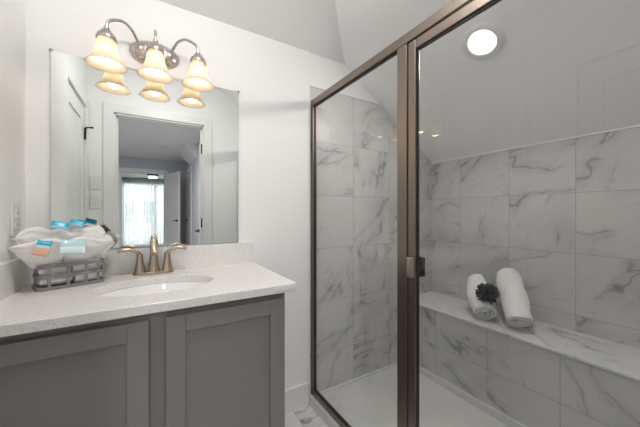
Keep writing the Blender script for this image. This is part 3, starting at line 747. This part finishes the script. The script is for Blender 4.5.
# folded cloths bulging over the rim
def fold_cloth(c, wid, hgt, thick, yaw, lean, seed, tilt=0):
    """a soft folded cloth: a rounded pouch, tucked in below, with a doubled upper edge"""
    bm = bmesh.new(); NU, NV = 40, 32; V = []
    for i in range(NU+1):
        u = -1+2*i/NU; row = []
        env = max(0.02, 1-abs(u)**4)**.5
        zb = -hgt*(.30+.70*max(0, 1-abs(u)**2.4))
        zt = .005*math.sin(u*5+seed)-.034*abs(u)**5
        for k in range(NV):
            a = 2*PI*k/NV; s = math.sin(a); cc = math.cos(a)
            s = abs(s)**.8*(1 if s > 0 else -1); cx = abs(cc)**.7*(1 if cc > 0 else -1)
            t = (s+1)/2; z = zb+(zt-zb)*t
            y = cx*thick*.5*env*(.45+.55*min(1, t*1.6))
            # doubled hem: a groove below the top edge, and soft long creases
            y -= math.exp(-((t-.78)/.05)**2)*.007*(1 if cc > 0 else -1)
            y -= math.exp(-((t-.52-.15*u)/.04)**2)*.005*(1 if cc > 0 else -1)
            y += (t-.5)*lean
            row.append(bm.verts.new((u*wid/2*(1-.12*(1-t)), y, z+tilt*u)))
        V.append(row)
    for i in range(NU):
        for k in range(NV): bm.faces.new((V[i][k], V[i][(k+1) % NV], V[i+1][(k+1) % NV], V[i+1][k]))
    bm.faces.new(V[0][::-1]); bm.faces.new(V[-1])
    wob(bm, .006, 16, seed); wob(bm, .0035, 42, seed+2); wob(bm, .0014, 110, seed+5)
    bmesh.ops.transform(bm, matrix=Matrix.Translation(c) @ Matrix.Rotation(yaw, 4, 'Z'), verts=bm.verts[:])
    return bm
FOLD = [((.018,.010,.176),.165,.105,.050,BA-.12,-.045,1,'front left folded washcloth in the basket, holding the orange and blue packet'),
        ((.120,.008,.178),.190,.100,.054,BA+.02,-.045,2,'front right folded washcloth in the basket, behind the pale blue packet'),
        ((.020,.062,.212),.150,.105,.048,BA-.05,-.010,3,'folded washcloth at the left rear of the basket, against the side wall'),
        ((.125,.056,.216),.165,.110,.050,BA-.10,.000,4,'folded washcloth at the middle rear of the basket under the upper blue packets'),
        ((.180,.050,.178),.110,.095,.060,BA+.35,.010,6,'folded washcloth at the right end of the basket, nearest the faucet')]
for c, w_, h_, th, yw, ln, sd, lb in FOLD:
    o = obj('folded_washcloth', fold_cloth(bk(*c), w_, h_, th, yw, ln, sd), M['cloth'], smooth=True, auto=180, sub=1)
    tag(centre(o), 'white '+lb, 'washcloth', 'washcloths folded over the basket rim')
# little packets
def packet_mat(name, top, low, mid=None, split=.0, rough=.25):
    m = bpy.data.materials.new(name); m.use_nodes = True; T = NT(m); b = T.n['Principled BSDF']; tc = T.n.new('ShaderNodeTexCoord'); sp = T.n.new('ShaderNodeSeparateXYZ'); T.l.new(tc.outputs['Object'], sp.inputs[0])
    c = T.mix(T.ss(sp.outputs[2], split-.004, split+.004), low, top)
    if mid: c = T.mix(T.ss(T.math('ABSOLUTE', T.math('SUBTRACT', sp.outputs[2], split)), .003, .005, 1, 0), c, mid)
    T.l.new(c, b.inputs['Base Color']); b.inputs['Roughness'].default_value = rough; return m
def packet(name, label, c, wd, hg, tilt, yaw, m, rollz=0):
    bm = bmesh.new(); n, k = 12, 14; F = []; Bk = []
    for i in range(n+1):
        a = []; b_ = []
        for j in range(k+1):
            u, v = -1+2*i/n, -1+2*j/k; p = .0045*(max(0, 1-u**4)*max(0, 1-v**4))**.6
            cr = .0006*math.sin(v*22)*(abs(v) > .8)
            a.append(bm.verts.new((u*wd/2, -p+cr-.0004, v*hg/2))); b_.append(bm.verts.new((u*wd/2, p+cr+.0004, v*hg/2)))
        F.append(a); Bk.append(b_)
    for i in range(n):
        for j in range(k): bm.faces.new((F[i][j],F[i+1][j],F[i+1][j+1],F[i][j+1])); bm.faces.new((Bk[i][j+1],Bk[i+1][j+1],Bk[i+1][j],Bk[i][j]))
    for i in range(n): bm.faces.new((F[i][0],Bk[i][0],Bk[i+1][0],F[i+1][0])); bm.faces.new((F[i+1][k],Bk[i+1][k],Bk[i][k],F[i][k]))
    for j in range(k): bm.faces.new((F[0][j+1],Bk[0][j+1],Bk[0][j],F[0][j])); bm.faces.new((F[n][j],Bk[n][j],Bk[n][j+1],F[n][j+1]))
    o = obj(name, bm, m, smooth=True, auto=60); o.location = c; o.rotation_euler = (Matrix.Rotation(yaw, 3, 'Z') @ Matrix.Rotation(tilt, 3, 'X') @ Matrix.Rotation(rollz, 3, 'Y')).to_euler()
    return tag(o, label, 'packet')
pk1 = packet_mat('blue_and_peach_foil', (.02,.42,.62), (.80,.45,.33), (.55,.75,.72), .004)
pk2 = packet_mat('pale_blue_film', (.50,.74,.82), (.60,.80,.85), (.78,.88,.92), -.006, .15)
pk3 = packet_mat('blue_foil', (.02,.45,.68), (.55,.80,.85), (.35,.65,.75), -.010)
packet('soap_packet', 'upright bright blue and peach packet tucked in front of the left washcloths', bk(.006,-.034,.150), .036, .052, math.radians(-22), BA-.15, pk1, .30)
packet('soap_packet', 'pale blue see-through packet lying on the front of the right washcloth', bk(.082,-.040,.148), .066, .052, math.radians(-28), BA+.02, pk2, .12)
packet('soap_packet', 'blue packet with pale edge on top of the washcloths, left of the upper two', bk(.058,.016,.222), .046, .030, math.radians(-30), BA-.1, pk3, .25)
packet('soap_packet', 'blue packet half hidden on top of the washcloths, right one of the upper two', bk(.108,.028,.228), .042, .028, math.radians(-34), BA-.2, pk3, .35)
